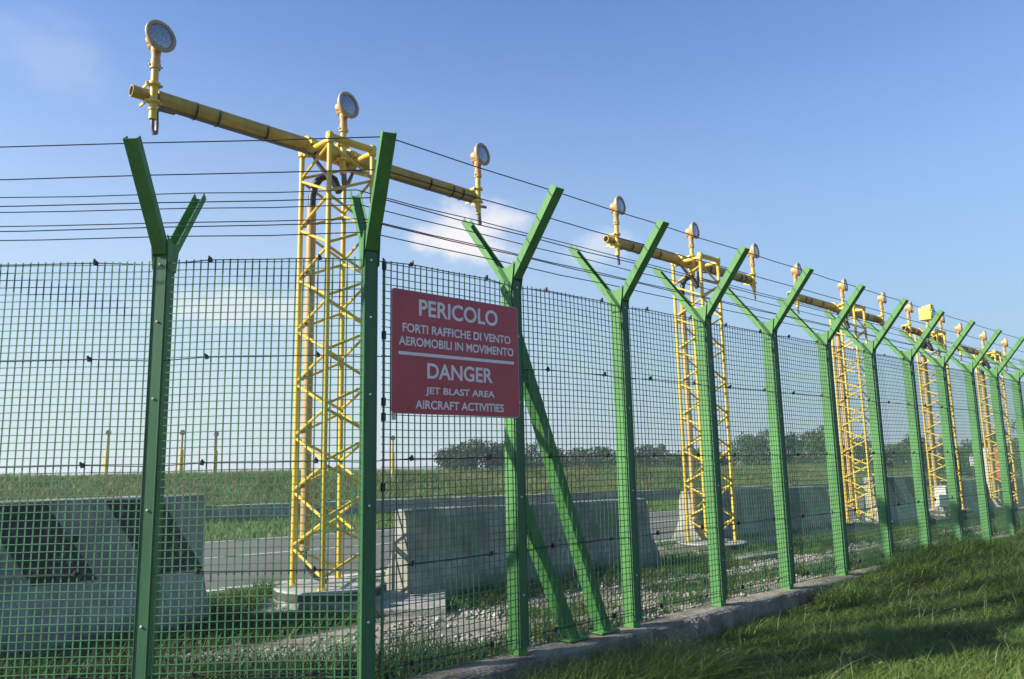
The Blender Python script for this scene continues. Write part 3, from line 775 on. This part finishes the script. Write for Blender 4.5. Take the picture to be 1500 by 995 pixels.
# ------------------------------------------------------------------ far things: hut, marker, stake lights
h0 = Vector((28.6, 48.0, 0)); h0.z = zg(h0); z_t = 1.75
hut = empty('hut', h0); tag(hut, 'small hut with a white front and an orange-red side among the far trees at right', 'hut')
ht = z_t - h0.z; ha = RAD(-20); hx = Vector((math.cos(ha), math.sin(ha), 0)); hy = Vector((-math.sin(ha), math.cos(ha), 0))
m = MB(); m.box(h0 + hx * -.12 + UP * ht / 2, (.62, 1.1, ht), (hx, hy, UP)); m.build('white_wall', M_WHITE, hut)
m = MB(); m.box(h0 + hx * .50 + UP * (ht / 2 - .02), (.62, 1.14, ht - .04), (hx, hy, UP)); m.build('red_wall', M_REDBOX, hut)
m = MB(); m.box(h0 + hx * .19 + UP * (ht + .03), (1.34, 1.24, .06), (hx, hy, UP)); m.build('roof', M_REDBOX, hut)
m = MB(); m.box(h0 + hx * -.14 - hy * .555 + UP * ht * .5, (.30, .02, ht * .8), (hx, hy, UP)); m.build('door', M_LID, hut)
b0 = Vector((25.28, 44.0, 0)); b0.z = zg(b0)
mk = empty('marker_board', b0); tag(mk, 'small white upright marker board in the meadow left of the red hut', 'marker')
m = MB(); m.tube(b0 - UP * .05, b0 + UP * (1.18 - b0.z), .02, 6); m.build('post', M_HOSE, mk)
m = MB(); m.box((b0.x, b0.y - .03, .93), (.26, .02, .50)); m.build('board', M_WHITE, mk)
for (x, y, zt_, lb) in ((-16.97, 33, 2.93, 'leftmost of the thin yellow light poles standing on the grass bank'), (-13.87, 33, 2.87, 'thin yellow light pole on the grass bank, just right of the leftmost fence post'),
                        (-12.82, 34, 2.83, 'thin yellow light pole on the grass bank, nearest the first tower on its left'), (-5.22, 34, 2.50, 'thin yellow light pole on the bank, just right of the corner post')):
    z0 = zg((x, y)); r = empty('light_pole', (x, y, z0)); tag(r, lb, 'light pole', 'thin light poles on the bank')
    zl = z0 + (zt_ - z0) * .62
    m = MB(); m.tube((x, y, z0 - .05), (x, y, zl), .085, 10); m.build('pole', M_YEL, r, smooth=True)
    m = MB(); m.tube((x, y, zl), (x, y, zt_ - .10), .05, 10); m.build('upper_pole', M_TAN, r, smooth=True)
    ax = Vector((.66, -.75, 0)); m = MB(); m.lathe((x, y, zt_), ax, [(-.10, .001), (-.10, .05), (-.03, .10), (.02, .115), (.03, .11)], 16); hd = m.build('lamp_housing', M_TAN, r, smooth=True)
    m = MB(); m.lathe((x, y, zt_), ax, [(.02, .105), (.03, .06), (.032, .0)], 16); m.build('lens', M_GLASS, hd, smooth=True)

# ------------------------------------------------------------------ the autumn air
hzb = MB(); hzb.box((0, 0, 5.5), (19000, 19000, 18))
hm_ = bpy.data.materials.new('haze_air'); hm_.use_nodes = True; ht_ = hm_.node_tree; ht_.nodes.clear()
ho_ = ht_.nodes.new('ShaderNodeOutputMaterial'); hv_ = ht_.nodes.new('ShaderNodeVolumePrincipled')
hv_.inputs['Color'].default_value = (.86, .90, .95, 1); hv_.inputs['Density'].default_value = .0011; hv_.inputs['Anisotropy'].default_value = .2
ht_.links.new(hv_.outputs[0], ho_.inputs['Volume'])
tag(hzb.build('haze', hm_), kind='stuff')

# ------------------------------------------------------------------ grass, weeds and stones (uncountable)
rng = np.random.default_rng(11)
def blades(name, P, Hh, Wd, lean, material, segs=3, curl=1.0):
    """P (n,3) roots; every blade a bent tapering ribbon"""
    n = len(P); ang = rng.uniform(0, 2 * np.pi, n); fx, fy = np.cos(ang), np.sin(ang)
    ln = lean * rng.uniform(.2, 1.6, n) * Hh; vs = []
    for i in range(segs + 1):
        t = i / segs; wd = Wd * (1 - t ** 1.6 * .92) / 2; off = ln * t ** 2 * curl; z = Hh * (t - .25 * lean * t * t)
        c = np.stack([P[:, 0] + fx * off, P[:, 1] + fy * off, P[:, 2] + z], -1); sd = np.stack([-fy * wd, fx * wd, 0 * wd], -1)
        vs += [c - sd, c + sd]
    V = np.stack(vs, 1).reshape(-1, 3); k = 2 * (segs + 1); base = np.arange(n)[:, None] * k; F = []
    for i in range(segs): F.append(base + np.array([[2 * i, 2 * i + 1, 2 * i + 3, 2 * i + 2]]))
    return np_mesh(name, V, np.concatenate(F, 0), material, True)
def scatter(n, s0, s1, w0, w1, keep=None):
    s = rng.uniform(s0, s1, n); w = rng.uniform(w0, w1, n)
    x = K.x + D.x * s + IN.x * w; y = K.y + D.y * s + IN.y * w
    ok = np.ones(n, bool)
    if keep is not None: ok = keep(x, y, s, w)
    x, y, s, w = x[ok], y[ok], s[ok], w[ok]
    return np.stack([x, y, zg_np(x, y) - .005], -1), s, w
def fbm(x, y, f):
    v = np.zeros_like(x); a = 1
    for i in range(4):
        v += a * np.sin(x * f + 1.7 * i + np.sin(y * f * 1.3 + i)) * np.sin(y * f * 1.1 - 2.1 * i + np.sin(x * f * .9 - i)); f *= 1.9; a *= .55
    return v
# the mown-long verge on our side of the fence
def outk(x, y, s, w): return (np.minimum(w, y - K.y) < -.135) & (y > 3.2) & (x > -2) & (np.abs(x) < y * .80 + 1.0)
parts_P = []; parts_H = []
for (n, s0, s1, w0, w1, hh) in ((210000, -1.5, 6.5, -4.6, -.1, .115), (90000, 6.0, 13, -7, -.1, .16), (45000, 12, 26, -12, -.1, .23), (7000, 4.8, 9, -.6, -.1, .24), (11000, -1.2, 2.4, -.8, -.13, .30)):
    P, s, w = scatter(n, s0, s1, w0, w1, outk)
    f = fbm(P[:, 0], P[:, 1], 1.6); h = hh * (1 + .22 * f) * rng.uniform(.5, 1.5, len(P)); parts_P.append(P); parts_H.append(np.clip(h, .04, .42))
P = np.concatenate(parts_P); h = np.concatenate(parts_H)
dist = np.hypot(P[:, 0], P[:, 1])
g = blades('grass', P, h, np.clip(.0036 + .0006 * dist, .004, .014) * rng.uniform(.7, 1.4, len(P)), 1.0, L_GRASS)
tag(g, 'long green grass on the verge outside the fence', 'grass', kind='stuff')
P, s, w = scatter(4200, -1, 14, -5, -.13, outk)
h = rng.uniform(.12, .34, len(P)) * (1 - .3 * (s > 6))
g = blades('grass_stems', P, h, np.clip(.0026 + .0005 * np.hypot(P[:, 0], P[:, 1]), .003, .01), 1.1, leaf_mat('pale_grass_stems', [(.12, .19, .05), (.24, .28, .11), (.38, .35, .19)], .35, 1.0), 4)
tag(g, 'pale long stems and seed heads among the verge grass', 'grass', kind='stuff')
def clover(n):
    P, s, w = scatter(n, -1.2, 9, -5, -.4, lambda x, y, s, w: outk(x, y, s, w) & (fbm(x + 3, y + 1, 1.3) + .5 * fbm(x, y, 4.1) > .35))
    m = len(P); a = rng.uniform(0, 6.28, m); r = rng.uniform(.007, .019, m); ti = rng.uniform(-.5, .5, (m, 2)); V = []
    for k in range(5):
        q = a + k * 2 * np.pi / 5; x = np.cos(q) * r; y = np.sin(q) * r * .8
        V.append(np.stack([P[:, 0] + x, P[:, 1] + y, P[:, 2] + x * ti[:, 0] + y * ti[:, 1]], -1))
    V = np.stack(V, 1) + np.array([0, 0, 1.0]) * rng.uniform(.03, .12, (m, 1, 1))
    F = np.arange(m * 5).reshape(m, 5)
    o = np_mesh('clover', V.reshape(-1, 3), F, leaf_mat('clover_leaves', [(.035, .10, .02), (.075, .17, .03), (.15, .26, .06)], .3, 2.0)); tag(o, 'low clover and small-leaved weeds among the verge grass', 'clover', kind='stuff')
clover(42000)
# inside: weeds along the fence foot, round the barriers and in the gravel
def inside_keep(x, y, s, w):
    v = y - K.y; ins = np.minimum(w, v); f = fbm(x, y, 1.1) + .4 * fbm(x + 7, y - 3, 3.1)
    near = (ins > .10) & (ins < .75 + .35 * (s < .3)) & (f > -.15 - 1.5 * (s < .3)); bar = (w > 2.6) & (w < np.where(s < 1.1, 4.4, 3.62)) & (f > -.8) & (s > -6)
    patch = (w > .9) & (w < 2.0) & (s > 2.9) & (s < 5.2) & (f > .1); mid = (w > .5) & (w < 2.7) & (f > .42)
    tw = (x > -2.8) & (x < -.72) & (y > 7.8)& (w < 4.3)
    return (near | bar | patch | mid) & ~tw & (y > K.y + .1)
P, s, w = scatter(170000, -6, 24, .08, 3.8, inside_keep)
P2, s2, w2 = scatter(9000, -.2, 1.75, 2.9, 4.35, lambda x, y, s, w: ~((x > -2.58) & (y > 7.9)))
P = np.concatenate([P, P2])
g = blades('weeds', P, rng.uniform(.04, .22, len(P)) * (1 + .4 * fbm(P[:, 0], P[:, 1], 2.2)).clip(.4, 1.8), rng.uniform(.005, .013, len(P)), .9, L_WEED)
tag(g, 'short weeds and rough grass on the gravel inside the fence', 'weeds', kind='stuff')
P, s, w = scatter(45000, -8, 60, 11.2, 16.7)
g = blades('verge_grass', P, rng.uniform(.06, .20, len(P)), rng.uniform(.012, .03, len(P)), .6, L_GRASS)
tag(g, 'green verge grass between the road and the low wall', 'grass', kind='stuff')
P, s, w = scatter(6000, -4, 20, 3.95, 4.5, lambda x, y, s, w: (fbm(x, y, 1.5) > -.2) & ~((s > .6) & (s < 2.6)))
g = blades('road_edge_grass', P, rng.uniform(.05, .16, len(P)), rng.uniform(.006, .014, len(P)), .8, L_WEED)
tag(g, 'ragged grass along the near edge of the road', 'grass', kind='stuff')
P, s, w = scatter(130000, -16, 70, 17.3, 30)
f = fbm(P[:, 0], P[:, 1], .35)
tall_ = (rng.uniform(0, 1, len(P)) < .05) & (fbm(P[:, 0] + 9, P[:, 1], .55) > .7)
g = blades('tall_grass', P, np.where(tall_, rng.uniform(.45, .85, len(P)), (rng.uniform(.12, .42, len(P)) * (1 + .3 * f)).clip(.08, .7)), rng.uniform(.010, .030, len(P)), .8, L_TALL)
tag(g, 'tall tawny grass covering the bank beyond the low wall', 'grass', kind='stuff')
P, s, w = scatter(9000, -2, 22, .05, 3.4, lambda x, y, s, w: (np.minimum(w, y - K.y) > .05) & (fbm(x, y, 1.9) > -.1))
g = blades('dry_litter', P + [0, 0, .012], rng.uniform(.01, .05, len(P)), rng.uniform(.004, .012, len(P)), 4.0, L_DRY)
tag(g, 'dry straw and leaf litter lying on the gravel', 'litter', kind='stuff')
# gravel
def stones(n):
    # none on the dark soil at the left
    P, s, w = scatter(n, -1.5, 22, .15, 3.3, lambda x, y, s, w: (np.minimum(w, y - K.y) > .16) & (s + .55 * w > 1.25 + .25 * fbm(x, y, 2.3)) & (fbm(x, y, 1.25) > -.9) & ~((s > .5) & (s < 2.6) & (w > 2.4)) & (np.abs(fbm(x + 2, y, .8)) < 1.2))
    r = rng.gamma(2.2, .0052, len(P)).clip(.004, .04); oc = np.array([(1, 0, 0), (0, 1, 0), (-1, 0, 0), (0, -1, 0), (0, 0, 1), (0, 0, -1)], float)
    m = len(P); a = rng.uniform(0, 6.28, m); ca, sa = np.cos(a), np.sin(a); sc = rng.uniform(.6, 1.3, (m, 3)); sc[:, 2] *= .7
    V = oc[None] * sc[:, None] * r[:, None, None] * rng.uniform(.75, 1.25, (m, 6, 1))
    x = V[..., 0] * ca[:, None] - V[..., 1] * sa[:, None]; y = V[..., 0] * sa[:, None] + V[..., 1] * ca[:, None]
    V = np.stack([x, y, V[..., 2]], -1) + P[:, None] + np.array([0, 0, .006]) + np.stack([0 * r, 0 * r, r * .3], -1)[:, None]
    F = np.array([(0, 1, 4), (1, 2, 4), (2, 3, 4), (3, 0, 4), (1, 0, 5), (2, 1, 5), (3, 2, 5), (0, 3, 5)])
    F = (np.arange(m)[:, None, None] * 6 + F[None]).reshape(-1, 3)
    o = np_mesh('gravel', V.reshape(-1, 3), F, leaf_mat('gravel_stone', [(.085, .08, .066), (.17, .16, .135), (.28, .265, .235), (.42, .40, .36)], 0.0, 2.0))
    tag(o, 'pale crushed gravel along the inside of the fence', 'gravel', kind='stuff')
stones(52000)
# broad-leaved weeds at the kerb
def weed(s, w, label, n, L, seed):
    r = random.Random(seed); p = on(s, w); m = MB()
    for i in range(n):
        a = r.uniform(0, 6.28); l = L * r.uniform(.6, 1.2); wd = l * r.uniform(.16, .26); dv = Vector((math.cos(a), math.sin(a), 0)); sd = Vector((-dv.y, dv.x, 0)); q = []
        el = r.uniform(.5, 1.3)
        for t, ww in ((0, .15), (.25, .7), (.5, 1), (.75, .75), (1, .04)):
            c = p + dv * l * t * math.cos(el * (1 - .5 * t)) + UP * (l * t * math.sin(el) - l * .45 * t * t); q.append((c - sd * wd * ww / 2 + UP * .012 * ww, c, c + sd * wd * ww / 2 + UP * .012 * ww))
        vs = [v for row in q for v in row]; m.add(vs, [f for k in range(4) for f in ((3*k, 3*k+1, 3*k+4, 3*k+3), (3*k+1, 3*k+2, 3*k+5, 3*k+4))])
    o = m.build('weed_plant', L_LEAF, smooth=True, fix=False); tag(o, label, 'weed', 'leafy weeds by the kerb'); return o
weed(1.55, -.30, 'broad-leaved weed against the kerb below the second bay, in front of the braces', 16, .22, 1)
weed(2.15, -.20, 'dark leafy weed at the kerb beside the foot of the longer brace', 14, .20, 2)
weed(1.05, -.30, 'broad-leaved weed at the bottom edge, below the sign post', 14, .24, 3)
weed(4.6, -.28, 'dark leafy weed half hiding the kerb near the fifth post', 18, .22, 4)
weed(5.6, -.30, 'large leafy weed where the grass climbs over the kerb end', 20, .26, 5)

# ------------------------------------------------------------------ trees on the far edge of the meadow
def tree(px, py, z0, hgt, rad, material, label, cat='tree', seed=0, n=1500, leaf=.32, group='trees across the meadow', trunk=True, flat=1.0):
    r = np.random.default_rng(seed); root = empty('tree' if cat == 'tree' else 'bush', (px, py, z0)); tag(root, label, cat, group)
    lob = 12 + int(rad * 3); th = r.uniform(0, 6.28, lob); rr = rad * np.sqrt(r.uniform(0, 1, lob)) * .75; base = .0
    zz = hgt * r.uniform(.10, .86, lob); zz *= (1 - .30 * (rr / rad) ** 2)
    Cc = np.stack([rr * np.cos(th), rr * np.sin(th), zz], -1); R = rad * r.uniform(.28, .52, lob); Cc[0] = (0, 0, hgt * .80); R[0] = rad * .40
    k = r.integers(0, lob, n); d = r.normal(size=(n, 3)); d /= np.linalg.norm(d, axis=1)[:, None]
    P = Cc[k] + d * (R[k] * r.uniform(.55, 1.12, n))[:, None] * np.array([1, 1, .85]); P[:, 2] = np.clip(P[:, 2], .05, hgt * 1.02)
    a = r.normal(size=(n, 3)); a /= np.linalg.norm(a, axis=1)[:, None]; b = np.cross(a, r.normal(size=(n, 3))); b /= np.linalg.norm(b, axis=1)[:, None]
    sz = leaf * r.uniform(.5, 1.3, n)[:, None] / 2
    V = np.stack([P - a * sz, P + b * sz * .6, P + a * sz, P - b * sz * .6], 1).reshape(-1, 3) + np.array([px, py, z0])
    F = np.arange(n * 4).reshape(n, 4)
    o = np_mesh('crown', V, F, material); adopt(o, root)
    m = MB(); lean = r.uniform(-.3, .3, 2)
    m.path([(px, py, z0 - .3), (px + lean[0] * .3, py, z0 + hgt * .3), (px + lean[0], py + lean[1], z0 + hgt * .72)], [.035 * hgt, .026 * hgt, .010 * hgt], 7)
    for i in range(4):
        c = Cc[1 + i]; m.path([(px + lean[0] * .25, py, z0 + hgt * .26), (px + c[0] * .5, py + c[1] * .5, z0 + c[2] * .75), (px + c[0], py + c[1], z0 + c[2])], [.018 * hgt, .011 * hgt, .004 * hgt], 5)
    m.build('trunk', M_BARK, root, smooth=True)
# (x in the photo's 1500, base y, top y, half width) at a distance, turned into metres once
def tr(px, top, half, dist, material, label, seed, cat='tree', n=1500, zb=None, leaf=None):
    f = 1150.1; d = Vector(((px - 750) / f, 0, 0)) ; ray = _r * ((px - 750) / f) + _u * ((497.5 - top) / f) + _f
    k = dist / ray.y; p = Vector((0, 0, EYE)) + ray * k; z0 = zg(p) if zb is None else zb
    tree(p.x, p.y, z0 - .1, max(p.z - z0, .8), half * dist / f * 1.05, material, label, cat, seed, int(n * 1.7), leaf or dist * .0034)
tr(662, 650, 24, 80, T_DARK, 'leftmost dark tree of the clump seen under the warning sign', 1, n=1500)
tr(697, 640, 30, 82, T_DARK, 'tallest dark round tree of the clump seen under the warning sign', 2, n=2200)
tr(735, 645, 26, 84, T_DARK, 'dark tree at the right end of the clump under the warning sign', 3, n=1600)
tr(790, 648, 30, 88, T_DARK, 'dark tree seen between the sign post and the longer brace', 4, n=1500)
tr(845, 656, 28, 92, T_MID, 'low dark tree seen just right of the longer brace', 5, n=1300)
tr(880, 654, 22, 94, T_DARK, 'low dark tree seen left of the fourth fence post', 6, n=1200)
tr(945, 652, 26, 96, T_DARK, 'low dark tree seen right of the fourth fence post', 7, n=1300)
tr(968, 648, 16, 96, T_MID, 'small upright tree seen left of the second lattice tower', 8, n=900)
tr(1012, 656, 26, 98, T_DARK, 'low dark tree seen through the second lattice tower', 9, n=1200)
tr(1092, 634, 30, 84, T_MID, 'round green tree seen right of the second lattice tower', 10, n=2000)
tr(1125, 627, 28, 84, T_MID, 'tall round green tree left of the sixth fence post', 11, n=2000)
tr(1158, 630, 22, 80, T_MID, 'green tree seen right of the sixth fence post', 12, n=1500)
tr(1182, 628, 22, 80, T_PALE, 'pale yellowish tree left of the seventh fence post', 13, n=1500)
tr(1206, 618, 24, 78, T_PALE, 'taller pale tree behind the seventh fence post', 14, n=1600)
tr(1245, 640, 28, 80, T_MID, 'green tree seen through the third lattice tower', 15, n=1500)
tr(1310, 650, 22, 76, T_PALE, 'small round pale tree above the short striped barrier', 16, n=1300)
tr(1336, 632, 24, 78, T_MID, 'green tree behind the ninth fence post', 17, n=1500)
tr(1378, 640, 24, 74, T_MID, 'green tree seen through the hooded tower', 18, n=1400)
tr(1420, 640, 30, 70, T_MID, 'round green tree between the hooded tower and the farthest tower', 19, n=1800)
tr(1452, 618, 28, 66, T_MID, 'tall green tree behind the farthest tower', 20, n=1800)
tr(1492, 600, 34, 62, T_MID, 'tallest green tree at the right edge of the meadow', 21, n=2200)
tr(1540, 596, 34, 62, T_MID, 'tall green tree just beyond the right edge', 22, n=1600)
for i, (px, top, half) in enumerate(((770, 664, 26), (815, 664, 24), (905, 664, 26), (985, 664, 22), (1050, 662, 26), (1140, 655, 26), (1225, 655, 26), (1285, 662, 24), (1400, 656, 22), (1360, 658, 22))):
    tr(px, top, half, 74 - i * .8, T_DARK, 'low dark bush in the hedge under the far trees', 40 + i, 'bush', 900)
